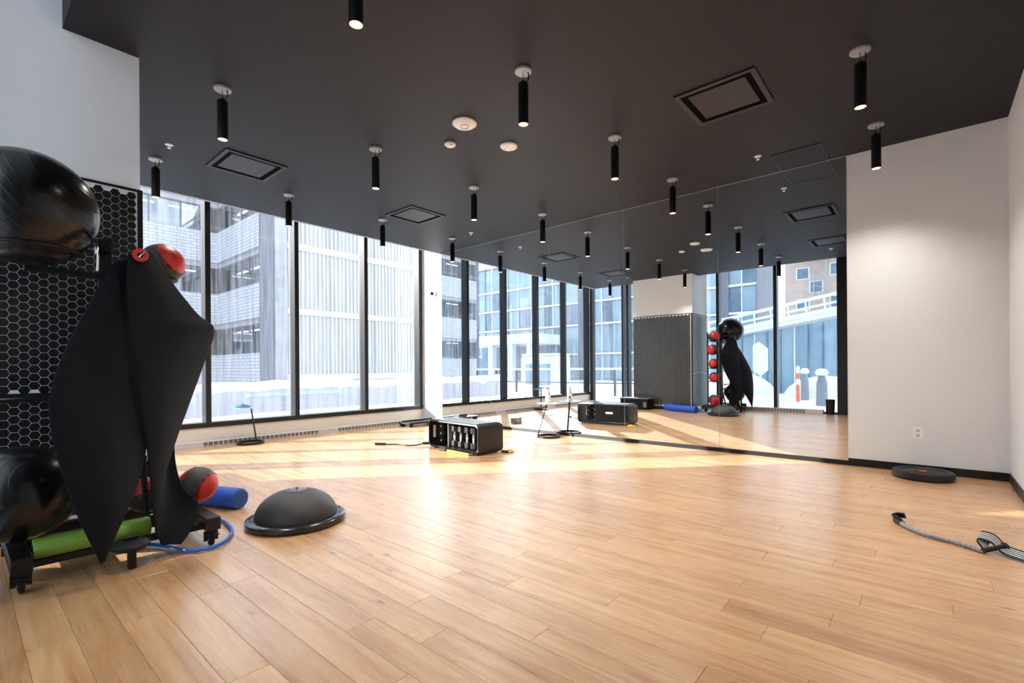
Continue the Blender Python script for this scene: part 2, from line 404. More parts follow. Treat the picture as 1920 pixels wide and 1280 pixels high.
# ------------------------------------------------------------------ heaters
def heater(label, axis, a, b, front, back):
    h = .062 if axis == 'x' else .085
    if axis == 'x':
        t = thing('baseboard_heater', label, 'heater', ((a+b)/2, front, 0)); mk = lambda u0,u1,d0,d1,z0,z1: MB().box(u0-(a+b)/2, u1-(a+b)/2, d0, d1, z0, z1)
    else:
        t = thing('baseboard_heater', label, 'heater', (front, (a+b)/2, 0)); mk = lambda u0,u1,d0,d1,z0,z1: MB().box(-d1, -d0, u0-(a+b)/2, u1-(a+b)/2, z0, z1)
    dp = abs(back-front)
    obj('cover', mk(a, b, .012, dp, 0.001, h-.004), M['heater_dark'], t)
    obj('top_lip', mk(a, b, 0, dp, h-.004, h+.003), M['heater'], t)
    obj('bottom_lip', mk(a, b, 0, .013, 0.001, .008), M['heater'], t)
    segs = []; u = a; seg = 1.95
    while u < b: segs.append((u, min(u+seg, b))); u += seg
    for u0, u1 in segs:
        e = min(u0+.32, u1); obj('blank_panel', mk(u0+.002, e, .002, .012, .008, h-.004), M['heater'], t)
        mb = MB(); x = e
        while x < u1-.01:
            q = mk(x, x+.012, .001, .012, .008, h-.004); mb.add(q.v, q.f); x += .062
        if mb.v: o = obj('grille_bars', mb, M['heater'], t); o['kind'] = 'stuff'
    return t
heater('low white baseboard heater with slotted grille below the window sill', 'x', -.1, MX-.02, HB, W1+.005)
heater('low pale baseboard heater standing in front of the full-height windows', 'y', 1.68, 4.1, .045, W2+.03)

# ------------------------------------------------------------------ mirrors
seams = [.623, 1.9086, 3.1638, 4.438, 5.6876, 6.962]
mlab = dict(zip(seams, ('next to the plain white wall', 'second from the plain white wall', 'middle one of the five', 'behind the table with the spray bottle', 'next to the sunlit window return')))
for a, b in zip(seams, seams[1:]):
    t = obj('mirror_panel', MB().box(MX-.006, MX-.0005, a+.0015, b-.0015, .050, HC-.006), M['mirror'])
    tag(t, 'tall frameless mirror panel, ' + mlab[a], 'mirror', 'mirror panels side by side on the wall')

struct('trim_3', MB().box(MX-.012, MX-.0005, .623, 6.962, HC-.0055, HC-.0005), M['grey_plate'])

# ------------------------------------------------------------------ pendants
PX0, PY0, PDU, PDV = 1.3642, 5.9904, 1.3605, 1.8839
def make_pendant():
    t = thing('pendant_light', 'slim black cylinder pendant lamp with warm downlight hung from grey ceiling canopy', 'lamp', (0,0,HC), 0, 'pendant lamps in rows on the dark ceiling')
    obj('canopy', MB().lathe([(0,0),(.062,0),(.062,-.012),(.058,-.016),(0,-.016)], 28), M['grey_plate'], t, True)
    obj('stem', MB().cyl((0,0,-.016),(0,0,-.075),.0025,8), M['black'], t)
    obj('cord', MB().tube(spline([(.022,-.028,-.014),(.026,-.032,-.05),(.018,-.02,-.075),(.004,-.004,-.092)],6), .0045, 8), M['black'], t, True)
    obj('tube', MB().lathe([(0,-.075),(.012,-.075),(.012,-.094),(.034,-.096),(.037,-.10),(.037,-.395),(.033,-.395),(.033,-.375),(0,-.375)], 28), M['black'], t, True)
    obj('lamp_face', MB().lathe([(0,-.3965),(.020,-.3955),(.0325,-.392),(.0325,-.376),(0,-.376)], 24), M['lamp_face'], t)
    return t
ld = bpy.data.lights.new('pendant_beam', 'SPOT'); ld.energy = PEND_W; ld.color = (1,.94,.87); ld.spot_size = math.radians(125); ld.spot_blend = 1; ld.shadow_soft_size = .03
proto = make_pendant(); first = True; roots = []
for i in range(4):
    for j in range(4):
        if (i, j) == (0, 3): continue
        t = proto if first else copy_tree(proto); first = False
        t.location = (PX0+i*PDU, PY0-j*PDV, HC)
        roots.append(t)
        t['label'] = 'slim black pendant lamp, %s from the snowy-yard windows, %s row from the mirror' % (('first','second','third','fourth')[j], ('fourth','third','second','nearest')[i])
for t in roots:
    lo = bpy.data.objects.new('pendant_beam', ld); COL.objects.link(lo); lo.location = (0,0,-.405); lo.parent = t

# ------------------------------------------------------------------ ceiling fittings
def diffuser(x0, y0, label):
    t = thing('air_diffuser', label, 'vent', (x0+.3, y0+.3, HC), 0, 'square air diffusers in the dark ceiling')
    fr = MB()
    for a, b, c, d in ((-.3,.3,-.3,-.262),(-.3,.3,.262,.3),(-.3,-.262,-.262,.262),(.262,.3,-.262,.262)): fr.box(a,b,c,d,-.012,-.0005)
    obj('frame', fr, M['diff'], t)
    sk = MB()
    o4 = [(-.262,-.262),(.262,-.262),(.262,.262),(-.262,.262)]; i4 = [(a*.8, b*.8) for a, b in o4]
    obj('throat_shade', MB().add([(*p,-.002) for p in o4]+[(*p,-.0008) for p in i4]+[(*p,-.010) for p in o4]+[(*p,-.0012) for p in i4], [(0,1,5,4),(1,2,6,5),(2,3,7,6),(3,0,4,7),(8,9,13,12),(9,10,14,13),(10,11,15,14),(11,8,12,15)]), M['gap_shade'], t)  # black ring painted for the shade in the gap; no real recess behind
    obj('face_plate', MB().box(-.215,.215,-.215,.215,-.006,-.003), M['diff'], t)
    return t
M['gap_shade'] = plain('vent_gap_shade', (.002,.002,.002), .9, spec=.05); M['diff'] = plain('dark_diffuser', (.0096,.0086,.0130), .55, var=.1)  # near-black stands in for shade in the diffuser gap
for x, y, dl in ((3.79,.935,'square dark ceiling air diffuser between the pendants near the flush hatch'),(1.75,5.175,'square dark ceiling air diffuser near the tiled pillar and snowy-yard windows'),
                 (3.98,5.175,'square dark ceiling air diffuser by the snowy-yard windows, towards the mirror'),(1.80,.96,'square dark ceiling air diffuser near the rear windows, seen in the mirror')): diffuser(x, y, dl)
t = thing('ceiling_hatch', 'flush dark ceiling access panel with thin outline above the mirror', 'panel', (5.77, .99, HC))
obj('panel_door', MB().box(-.24,.24,-.21,.21,-.004,-.0005), M['ceil'], t)
fr = MB()
for a,b,c,d in ((-.252,.252,-.222,-.213),(-.252,.252,.213,.222),(-.252,-.243,-.213,.213),(.243,.252,-.213,.213)): fr.box(a,b,c,d,-.007,-.0005)
obj('panel_frame', fr, M['black'], t)
t = thing('access_point', 'large round white ceiling disc with a ring mark, biggest of three', 'sensor', (2.96,3.087,HC))
obj('body', MB().lathe([(0,0),(.105,0),(.108,-.012),(.09,-.026),(.05,-.034),(0,-.036)],36), M['white_plastic'], t, True)
obj('ring', MB().lathe([(.036,-.034),(.040,-.034),(.040,-.0385),(.036,-.0385)],32), M['grey_plate'], t, True)
t = thing('smoke_sensor', 'small round white ceiling sensor with three dark lenses', 'sensor', (3.141,3.477,HC))
obj('body', MB().lathe([(0,0),(.052,0),(.055,-.014),(.042,-.026),(.02,-.032),(0,-.032)],30), M['white_plastic'], t, True)
for a in (0, 2.1, 4.2): obj('lens', MB().cyl((.034*math.cos(a),.034*math.sin(a),-.024),(.034*math.cos(a),.034*math.sin(a),-.031),.009,12), M['grey_plate'], t)
t = thing('ceiling_alarm', 'mid-sized flat white ceiling alarm disc with small slots', 'alarm', (3.551,3.083,HC))
obj('body', MB().lathe([(0,0),(.083,0),(.085,-.010),(.072,-.022),(0,-.024)],34), M['white_plastic'], t, True)
for q in range(4): a = q*1.57+.4; obj('slot', MB().box(.04*math.cos(a)-.012,.04*math.cos(a)+.012,.04*math.sin(a)-.004,.04*math.sin(a)+.004,-.0255,-.02), M['grey_plate'], t)
for x, y, sl_ in ((1.363,5.511,'beside the pillar'),(5.423,5.525,'between the mirror and the snowy-yard windows'),(5.444,1.315,'beside the flush ceiling hatch'),(1.45,1.34,'near the rear windows')):
    t = thing('sprinkler', 'small white fire sprinkler on the dark ceiling ' + sl_, 'sprinkler', (x,y,HC), 0, 'fire sprinklers on the ceiling')
    obj('rosette', MB().lathe([(0,0),(.034,0),(.032,-.006),(.014,-.008),(0,-.008)],24), M['white_plastic'], t, True)
    obj('frame', MB().tube([(-.012,0,-.007),(-.010,0,-.022),(0,0,-.032),(.010,0,-.022),(.012,0,-.007)],.003,6), M['steel'], t)
    obj('deflector', MB().cyl((0,0,-.032),(0,0,-.035),.015,12), M['steel'], t)
t = thing('security_camera', 'small grey dome security camera on the sunlit white wall by the window', 'camera', (MX,7.17,2.47))
obj('base', MB().lathe([(0,0),(.055,0),(.055,.02),(.045,.045),(0,.045)],24,(0,0,0),(-1,0,0)), M['white_plastic'], t, True)
obj('lens', MB().ball((-.055,.012,-.006),.034,20,12), M['black'], t, True)

# ------------------------------------------------------------------ wall socket
t = thing('wall_socket', 'white double power socket plate on the white wall', 'socket', (MX,.072,.378))
obj('plate', MB().box(-.006,0,-.037,.037,-.055,.055), M.setdefault('socket_white', plain('socket_white', (.93,.93,.93), .3, var=.01)), t, bevel=.002)
for s in (-1,1):
    p = obj('receptacle', MB().box(-.009,-.005,-.016,.016,s*.024-.014,s*.024+.014), M['heater'], t, bevel=.002)
    for q in (-.006,.006): obj('slot', MB().box(-.0096,-.0085,q-.0012,q+.0012,s*.024-.002,s*.024+.007), M['black'], p)

# ------------------------------------------------------------------ bumper plate
t = thing('weight_plate', 'round black rubber weight plate lying flat against the baseboard', 'weight plate', (5.775,.035,0))
obj('disc', MB().lathe([(.026,.012),(.026,.060),(.03,.064),(.085,.064),(.10,.058),(.165,.056),(.178,.070),(.205,.070),(.218,.064),(.222,.05),(.222,.015),(.212,0.001),(.05,0.001),(.026,.012)],56), M['black_rubber'], t, True, angle=30)
obj('hub_sleeve', MB().lathe([(.020,.012),(.020,.067),(.028,.067),(.028,.012)],28), M['orange'], t, True)

# ------------------------------------------------------------------ resistance cord with strap on the right
t = thing('resistance_cord', 'grey braided resistance cord with black clip and white-striped black strap on the floor', 'cord', (3.8,0,0))
def off(P, z): return [(x-3.8, y, z) for x, y in P]
path = [(4.01,.148),(3.90,.09),(3.80,0.0),(3.755,-.10),(3.70,-.18),(3.655,-.232)]
def braid():
    pts = spline([(x-3.8,y,.014) for x,y in path], 16); return MB().tube(pts, .012, 8, rf=lambda s: .0125+.0022*math.sin(s*len(path)*26))
obj('braided_sleeve', braid(), M['cordgrey'] if 'cordgrey' in M else M.setdefault('cordgrey', plain('grey_braid', (.38,.37,.40), .8, var=.5, nscale=220, bump=.6)), t, True)
def ribbon(pts, wv, th):
    mb = MB(); P = [Vector(p) for p in pts]; v = []; n = len(P)
    for i, p in enumerate(P):
        d = (P[min(i+1,n-1)]-P[max(i-1,0)]).normalized(); nn = d.cross(Vector(wv)).normalized()
        for sw, sn in ((-.5,-.5),(.5,-.5),(.5,.5),(-.5,.5)): v.append(p + Vector(wv)*sw + nn*th*sn)
    f = [(i*4+k, i*4+(k+1)%4, i*4+4+(k+1)%4, i*4+4+k) for i in range(n-1) for k in range(4)] + [(3,2,1,0), tuple((n-1)*4+k for k in range(4))]
    return mb.add(v, f)
obj('end_clip', ribbon(spline([(.19,.125,.02),(.235,.155,.03),(.26,.175,.03),(.262,.15,.045),(.245,.115,.05)],5),(.0,.012,.03),.012), M['black'], t, True)
obj('end_sleeve', MB().tube([(.17,.125,.014),(.235,.163,.016)],.017,10), M['black'], t, True)
loop = spline([(-.10,-.245,.012),(-.06,-.215,.05),(-.045,-.225,.062),(-.06,-.27,.055),(-.10,-.31,.02),(-.135,-.36,.012),(-.16,-.43,.008)],6)
wv = Vector((.080,-.022,.030))
loop = [p+Vector((0,0,.014)) for p in loop]
st = obj('strap', ribbon(loop, wv, .004), M['black'], t, True)
for s in (-.27,-.09,.09,.27):
    q = [Vector(p)+wv*s+Vector((0,0,.0026)) for p in loop]; obj('stripe', ribbon(q, wv*.07, .001), M['white_plastic'], st, True)
obj('handle', MB().cyl((-.155,-.225,.022),(-.085,-.31,.045),.013,14), M['black'], t, True)
obj('handle_cap', MB().cyl((-.085,-.31,.045),(-.078,-.318,.047),.020,14), M['grey_rubber'], t, True)

# ------------------------------------------------------------------ side tables, bottle, cloth
def side_table(loc, lean, label, R=.172, H=.505):
    t = thing('side_table', label, 'table', (*loc,0)); lx, ly = lean
    obj('ring_base', MB().lathe([(R-.022,.001),(R,.001),(R,.030),(R-.022,.030),(R-.022,.001)],48), M['black'], t, True, angle=30)
    obj('stem', MB().bar((lx*(R-.011), ly*(R-.011), .02), (lx*.02, ly*.02, H-.006), .026, .014, (lx,ly,.3)), M['black'], t, bevel=.002)
    obj('table_top', MB().lathe([(0,H-.006),(R-.002,H-.006),(R,H-.003),(R-.001,H),(0,H)],48), M['tabletop'], t, True, angle=30)
    return t
M['tabletop'] = plain('pale_tabletop', (.50,.52,.54), .25, var=.04)
side_table((5.755,4.255), (-.653,.757), 'small round side table with ring base holding a spray bottle by the mirror')
side_table((2.70,7.155), (.40,-.3), 'small round side table with ring base and crumpled cloth beside the heater')
t = thing('spray_bottle', 'pale spray bottle with trigger head standing on the small table', 'bottle', (5.755,4.262,.505), -.6)
obj('body', MB().lathe([(0,.001),(.034,.001),(.038,.006),(.038,.13),(.034,.15),(.018,.175),(.015,.19),(0,.19)],28), M['bottle'] if 'bottle' in M else M.setdefault('bottle', plain('pink_bottle', (.62,.50,.48), .35, var=.06)), t, True)
obj('label_band', MB().lathe([(.0384,.03),(.0388,.03),(.0388,.115),(.0384,.115)],28), M['white_plastic'], t, True)
obj('green_print', MB().add([(.0394*math.cos(a),.0394*math.sin(a),z) for z in (.035,.08) for a in [0.1*i-.45 for i in range(10)]], [(i,i+1,i+11,i+10) for i in range(9)]), M.setdefault('print_green', plain('green_print', (.05,.28,.12), .5)), t)
obj('trigger_head', MB().lathe([(.017,.185),(.019,.187),(.019,.206),(.013,.21),(0,.21)],20).box(-.045,.022,-.011,.011,.208,.238).bar((-.028,0,.21),(-.048,0,.178),.010,.008), M['trigger'] if 'trigger' in M else M.setdefault('trigger', plain('beige_trigger', (.66,.55,.50), .4)), t, bevel=.003)
mb = MB(); n = 10; random.seed(3); v = []
for i in range(n+1):
    for j in range(n+1):
        a, b = i/n-.5, j/n-.5; rr = math.hypot(a, b)
        v.append((a*.20+.008*math.sin(j*1.7), b*.15+.008*math.sin(i*2.1), .010+.034*max(0,1-rr*1.7)*(.6+.6*abs(math.sin(i*1.3+j*.9)))+random.uniform(0,.006)))
mb.add(v, [(i*(n+1)+j,(i+1)*(n+1)+j,(i+1)*(n+1)+j+1,i*(n+1)+j+1) for i in range(n) for j in range(n)])
t = obj('cleaning_cloth', mb, M.setdefault('teal_cloth', plain('teal_cloth', (.04,.22,.36), .8, var=.7, nscale=25, bump=.4)), smooth=True)
t.location = (2.615,7.22,.507); so = t.modifiers.new('thickness','SOLIDIFY'); so.thickness = .005; so.offset = 1
tag(t, 'crumpled blue cleaning cloth lying on the small table by the heater', 'cloth')

# ------------------------------------------------------------------ storage bench with dumbbells
BL, BD, BH = 1.02, .40, .365
bench_rz = math.radians(-5)
t = thing('storage_bench', 'black rounded storage bench with open front showing dumbbells', 'bench', (4.235,4.46,0), bench_rz)
BLOC, BROT = Vector((4.235,4.46,0)), bench_rz
def rrect(hw, z0, z1, r, n=7):
    out = []
    for cx, cz, a0 in ((hw-r, z1-r, 0), (-hw+r, z1-r, PI/2), (-hw+r, z0+r, PI), (hw-r, z0+r, 1.5*PI)):
        for i in range(n): a = a0 + PI/2*i/(n-1); out.append((cx+r*math.cos(a), cz+r*math.sin(a)))
    return out
def loft(rings, loop=True):
    v = []; f = []; n = len(rings[0])
    for r in rings: v += r
    R = len(rings)
    for i in range(R if loop else R-1):
        for k in range(n): f.append((i*n+k, i*n+(k+1)%n, ((i+1)%R)*n+(k+1)%n, ((i+1)%R)*n+k))
    return MB().add(v, f)
oR, iR = rrect(BL/2, .008, BH, .06), rrect(BL/2-.022, .040, BH-.022, .045)
oR2 = rrect(BL/2-.005, .013, BH-.005, .056)
sh = loft([[(-BD/2+.005, y, z) for y, z in oR2], [(-BD/2+.012, y, z) for y, z in oR], [(BD/2-.012, y, z) for y, z in oR], [(BD/2, y, z) for y, z in oR2], [(BD/2, y, z) for y, z in iR], [(-BD/2, y, z) for y, z in iR]])
obj('shell', sh, M['benchblack'] if 'benchblack' in M else M.setdefault('benchblack', plain('bench_black', (.007,.0065,.007), .35, var=.15)), t, True, angle=35)
obj('cushion', MB().box(-BD/2+.03, BD/2-.03, -BL/2+.05, BL/2-.05, BH-.001, BH+.006), M.setdefault('grey_pad', plain('grey_pad', (.10,.105,.105), .3, var=.08)), t, bevel=.003)
obj('divider', MB().box(-BD/2+.06, BD/2-.02, .145, .163, .044, BH-.022), M.setdefault('divider_grey', plain('divider_grey', (.10,.10,.105), .5)), t)
obj('back_panel', MB().box(BD/2-.03, BD/2-.018, -BL/2+.02, .16, .044, BH-.022), M['matte_black'], t)
badge = lambda x, y0, y1, z0, z1, s: obj('badge', MB().box(min(x,x+s*.002), max(x,x+s*.002), y0, y1, z0, z1), M['white_plastic'], t, bevel=.001)
badge(BD/2-.018, -.19, -.05, .19, .225, 1)
obj('side_badge', MB().box(-.135,-.095, BL/2-.0245, BL/2-.0225, .12,.28), M['white_plastic'], t, bevel=.001)
for a in (-1,1):
    for b in (-1,1): obj('foot', MB().cyl((a*.14,b*.43,.001),(a*.14,b*.43,.012),.018,14), M['black_rubber'], t, True)
def bench_pt(x, y, z): c, s = math.cos(BROT), math.sin(BROT); return Vector((BLOC.x+c*x-s*y, BLOC.y+s*x+c*y, z))
def make_dumbbell():
    d = thing('dumbbell', 'hex dumbbell with chrome handle standing upright in the open bench', 'dumbbell', (0,0,0), 0, 'dumbbells standing in the bench')
    for z in (.0, .185):
        ring = lambda r, zz: [(r*math.cos(PI/3*i+PI/6), r*math.sin(PI/3*i+PI/6), zz) for i in range(6)]
        mb = loft([ring(.034,z), ring(.043,z+.010), ring(.043,z+.062), ring(.034,z+.072)], False); mb.f.append((5,4,3,2,1,0)); mb.f.append((18,19,20,21,22,23))
        obj('hex_head', mb, M['grey_rubber'], d)
    obj('handle', MB().lathe([(.0145,.07),(.018,.10),(.0195,.128),(.018,.157),(.0145,.188)],18), M['steel'], d, True)
    return d
dp = make_dumbbell()
for i in range(5):
    d = dp if i == 0 else copy_tree(dp)
    d['label'] = 'hex dumbbell with chrome handle standing in the bench, %s from the divider' % ('first','second','third','fourth','fifth')[i]
    d.location = bench_pt(-.09, .075-.125*i, .0445); d.rotation_euler = (0,0,BROT+.2*i)
for i in range(3):
    q = thing('massage_roller', 'small black roller in the end compartment of the bench, %s of the pile' % ('bottom','middle','top')[i], 'roller', bench_pt(-.02, .33, .0445), BROT, 'rollers piled in the bench')
    z = .05 + .092*i
    obj('foam', MB().lathe([(0,-.10),(.016,-.10),(.016,-.09),(.046,-.09),(.046,.09),(.016,.09),(.016,.10),(0,.10)],24,(0,0,z),(1,0,0)), M['matte_black'], q, True, angle=30)
    obj('end_cap', MB().cyl((-.105,0,z),(-.099,0,z),.010,12), M['white_plastic'], q)
# bands on the floor around the bench
t = thing('yellow_resistance_tube', 'yellow resistance tube with black handle along the front of the bench', 'band', (4.0,4.2,0))
yp = [bench_pt(-BD/2-.05, y, .014)-Vector((4.0,4.2,0)) for y in (.02,-.10,-.22,-.34,-.40)]
obj('tube', MB().tube(spline(yp,6),.0135,10), M['yellow'], t, True)
hp = [bench_pt(-BD/2-.05, y, .016)-Vector((4.0,4.2,0)) for y in (.19,.05)]
obj('handle', MB().tube(hp,.015,12), M['black'], t, True)
obj('handle_clip', MB().tube([bench_pt(-BD/2-.05,-.40,.016)-Vector((4.0,4.2,0)),bench_pt(-BD/2-.03,-.46,.02)-Vector((4.0,4.2,0))],.016,10), M['black'], t, True)
t = thing('yellow_loop_band', 'short yellow loop band with black grip poking out at the end of the bench', 'band', (4.41,3.88,0))
lp = [(.075*math.cos(a), .06*math.sin(a), .014) for a in [2*PI*i/24 for i in range(24)]]
obj('loop', MB().tube(lp,.012,8,True), M['yellow'], t, True)
obj('grip', MB().tube([(-.075,.03,.02),(-.07,-.035,.02),(-.05,-.055,.02)],.016,10), M['black'], t, True)
t = thing('black_resistance_tube', 'thin black resistance tube with handle trailing on the floor from the bench end', 'band', (3.9,5.2,0))
def fl(P): return spline([(x-3.9,y-5.2,z) for x,y,z in P],7)
P3 = [(3.79,5.55,.012),(3.90,5.40,.012),(3.93,5.25,.011),(4.02,5.16,.012),(4.12,5.10,.03),(4.20,5.06,.03)]
obj('tube', MB().tube(fl(P3),.008,8), M['black'], t, True)
obj('handle', MB().tube(fl([(3.72,5.66,.017),(3.80,5.54,.017)]),.016,12), M['black'], t, True)
obj('clip', MB().tube(fl([(4.10,5.12,.03),(4.19,5.02,.03)]),.019,10), M['black'], t, True)

# ------------------------------------------------------------------ step platform and block by the window
t = thing('step_platform', 'low black aerobic step platform on the floor by the heater', 'step', (5.55,7.0,0))
obj('deck', MB().box(-.36,.36,-.15,.15,.045,.075), M['black_rubber'], t, bevel=.008)
for a in (-1,1):
    for b in (-1,1): obj('foot', MB().box(a*.31-.04,a*.31+.04,b*.11-.03,b*.11+.03,.001,.046), M['black'], t, bevel=.004)
obj('rear_rail', MB().box(-.30,.36,.10,.148,.075,.095), M['black'], t, bevel=.004)
t = thing('foam_block', 'dark grey rectangular foam block on the floor seen behind the bench', 'block', (5.24,5.80,0))
obj('block_body', MB().box(-.10,.10,-.06,.06,.001,.105), M['grey_rubber'], t, bevel=.006)
obj('block_face', MB().box(-.085,.085,-.0615,-.059,.015,.09), M['grey_plate'], t)

# ------------------------------------------------------------------ balance dome
t = thing('balance_dome', 'grey half-ball balance trainer on a black round platform', 'balance trainer', (1.515,3.245,0), .2)
R = .315
obj('platform', MB().lathe([(0,.004),(R-.03,.004),(R-.005,.012),(R,.024),(R-.004,.040),(R-.02,.050),(R-.062,.050),(R-.07,.040),(0,.040)],64), M['gloss_black'] if 'gloss_black' in M else M.setdefault('gloss_black', plain('gloss_black', (.012,.012,.013), .18)), t, True)
dm = [( .258*math.cos(PI/2*i/18)**.9 if i<18 else 0, .045+.175*math.sin(PI/2*i/18)) for i in range(19)]
obj('dome', MB().lathe([(.262,.040),(.264,.052)]+dm[0:],64), M['grey_rubber'], t, True, angle=60)
obj('top_patch', MB().lathe([(0,.2215),(.05,.2200),(.068,.2175),(.066,.2165),(0,.219)],32), M.setdefault('grey_gloss', plain('grey_gloss', (.10,.095,.095), .04)), t, True)
for q in range(14):
    a = 2*PI*q/14; obj('screw', MB().cyl(((R-.035)*math.cos(a),(R-.035)*math.sin(a),.048),((R-.035)*math.cos(a),(R-.035)*math.sin(a),.0515),.006,8), M['matte_black'], t)

# ------------------------------------------------------------------ blue foam roller, blue hose
t = thing('foam_roller', 'long blue foam roller lying on the wooden floor', 'roller', (1.215,4.28,.076))
A, B = Vector((.17,-.42,0)), Vector((-.17,.42,0)); d = (B-A).normalized(); h = (B-A).length
obj('foam', MB().lathe([(0,0),(.066,0),(.074,.006),(.0755,.014),(.0755,h-.014),(.074,h-.006),(.066,h),(0,h)],40,A,d), M['blue'], t, True, angle=60)
obj('end_face', MB().lathe([(0,-.0012),(.060,-.0012),(.062,.001)],36,A,d), M.setdefault('blue_end', plain('blue_end', (.008,.06,.26), .6, nscale=60)), t)
obj('blue_resistance_tube', MB().tube(spline([(.70,3.50,.016),(.78,3.38,.016),(.86,3.15,.016),(.995,3.12,.016),(1.125,3.28,.016),(1.175,3.50,.016),(1.17,3.70,.016),(1.12,3.82,.016),(1.13,3.93,.016)],8),.0105,10), M['hose_blue'], smooth=True)
tag(bpy.data.objects['blue_resistance_tube'], 'blue resistance tube curving over the floor around the rack wheel', 'band')

# ------------------------------------------------------------------ storage rack
t = rack = thing('storage_rack', 'black wheeled storage rack loaded with balls and mats beside the tiled pillar', 'rack', (.6,3.5,0))
def q(x, y, z): return (x-.6, y-3.5, z)
obj('base_beam', MB().bar(q(.20,3.48,.14), q(1.0,3.48,.14), .07, .06), M['black'], t, bevel=.004)
obj('base_beam', MB().bar(q(.20,3.27,.105), q(1.0,3.27,.105), .04, .034), M['black'], t, bevel=.004)
obj('base_beam', MB().bar(q(.20,3.77,.14), q(1.0,3.77,.14), .05, .05), M['black'], t, bevel=.004)
for x in (.20, .985):
    f_ = obj('foot_bar', MB().bar(q(x,3.15,.135), q(x,3.84,.135), .075, .075), M['black'], t, bevel=.004)
    for y in (3.20, 3.79):
        cst = obj('caster', MB().lathe([(0,.05),(.024,.05),(.024,.098),(0,.098)],16,q(x,y,0)).bar(q(x-.022,y,.088),q(x-.022,y,.03),.006,.03).bar(q(x+.022,y,.088),q(x+.022,y,.03),.006,.03).bar(q(x-.03,y-.03,.075),q(x+.03,y-.045,.07),.02,.008), M['black'], f_, True)
        obj('wheel', MB().lathe([(0,-.014),(.02,-.014),(.034,-.010),(.036,0),(.034,.010),(.02,.014),(0,.014)],24,q(x,y,.037),(1,0,0)), M['black_rubber'], f_, True)
        obj('wheel_hub', MB().lathe([(0,-.0165),(.014,-.0165),(.014,.0165),(0,.0165)],18,q(x,y,.037),(1,0,0)), M['steel'], f_, True)
obj('upright', MB().bar(q(.57,3.58,.14), q(.57,3.58,1.78), .06, .06), M['black'], t, bevel=.004)
obj('upright', MB().bar(q(.86,3.785,.14), q(.86,3.785,1.80), .03, .03), M['black'], t, bevel=.003)
obj('upright', MB().bar(q(.84,3.495,.14), q(.84,3.495,1.56), .03, .03), M['black'], t, bevel=.003)
obj('arm', MB().bar(q(.24,3.56,1.57), q(.60,3.56,1.57), .035, .03), M['black'], t, bevel=.003)
obj('arm', MB().bar(q(.57,3.30,1.725), q(.57,3.60,1.725), .03, .03), M['black'], t, bevel=.003)
obj('hook', MB().tube([q(.50,3.38,1.66),q(.50,3.36,1.70),q(.50,3.33,1.69),q(.50,3.31,1.64),q(.50,3.33,1.56)],.007,8), M['steel'], t, True)
def hoop(x, y, z, r): return MB().tube([q(x+r*math.cos(a), y+r*math.sin(a), z) for a in [2*PI*i/32 for i in range(32)]], .010, 8, True)
obj('ball_hoop', hoop(.245,3.47,1.655,.20), M['black'], t, True)
obj('ball_hoop_stay', MB().tube([q(.30,3.56,1.57),q(.30,3.62,1.61),q(.29,3.655,1.655)],.010,8), M['black'], t, True)
for z in (1.60,1.31,.99,.69):
    obj('ball_cradle', hoop(.86,3.64,z,.075), M['black'], t, True)
    obj('cradle_stay', MB().tube([q(.86,3.785,z),q(.86,3.715,z)],.009,8), M['black'], t)
for i, z in enumerate((.62,.52,.42,.32)):
    obj('shelf_rail', MB().bar(q(.52,3.46+.03*i,z), q(.74,3.46+.03*i,z), .03, .022), M['black'], t, bevel=.002)
obj('shelf_bracket', MB().bar(q(.73,3.44,.17), q(.73,3.56,.66), .025, .025), M['black'], t, bevel=.003)
# gym balls
def gym_ball(loc, r, label, rot):
    b = thing('gym_ball', label, 'ball', loc); b.rotation_euler = rot
    obj('shell', MB().ball((0,0,0), r, 56, 36), M['gymball'], b, True, angle=80)
    obj('valve', MB().lathe([(0,r+.001),(.012,r+.001),(.014,r-.004)],16), M['black_rubber'], b)
gym_ball((.245,3.47,1.862), .288, 'large black gym ball on top of the storage rack', (.5,.9,0))
gym_ball((.215,3.40,.427), .232, 'black gym ball low on the end of the storage rack', (1.1,.6,0))
# medicine balls
def med_ball(loc, r, label, rot):
    b = thing('medicine_ball', label, 'ball', loc); b.rotation_euler = rot
    v = []; n, mm = 30, 18; mb = MB().ball((0,0,0), r, n, mm)
    shell = obj('shell', mb, M['grey_rubber'], b, True, angle=80); me = shell.data; me.materials.append(M['red'])
    for p in me.polygons:
        c = p.center.normalized()
        if abs(c.x) > .52 or (abs(c.y) < .33 and c.z > .0 and False): p.material_index = 1
    for s in (-1,1):
        rr = r*math.sin(math.acos(.52)); obj('seam', MB().tube([(s*r*.52*1.002, rr*1.002*math.cos(a), rr*1.002*math.sin(a)) for a in [2*PI*i/36 for i in range(36)]], .0028, 6, True), M['black'], b, True)
med_ball((.86,3.64,1.70), .122, 'grey and red medicine ball, topmost in the rack column', (0,-.5,-.8))
med_ball((.90,3.66,1.405), .118, 'red and grey medicine ball, second from top in the rack column', (.4,.1,.4))
med_ball((.87,3.64,1.085), .115, 'red and grey medicine ball, third from top in the rack column', (.2,-.3,.2))
med_ball((.87,3.64,.785), .115, 'red and grey medicine ball, lowest in the rack column', (0,.2,-.3))
med_ball((1.035,3.60,.285), .115, 'grey and red medicine ball resting on the foot of the rack', (0,.35,-.8))
med_ball((.765,3.60,.275), .105, 'mostly red medicine ball lying low on the rack beams', (.2,1.1,.3))
t = thing('green_roller', 'green foam roller lying along the base of the rack', 'roller', (.475,3.27,.173))
obj('foam', MB().lathe([(0,0),(.046,0),(.050,.006),(.050,.454),(.046,.46),(0,.46)],32,(-.23,0,0),(1,0,0)), M['green'], t, True, angle=50)
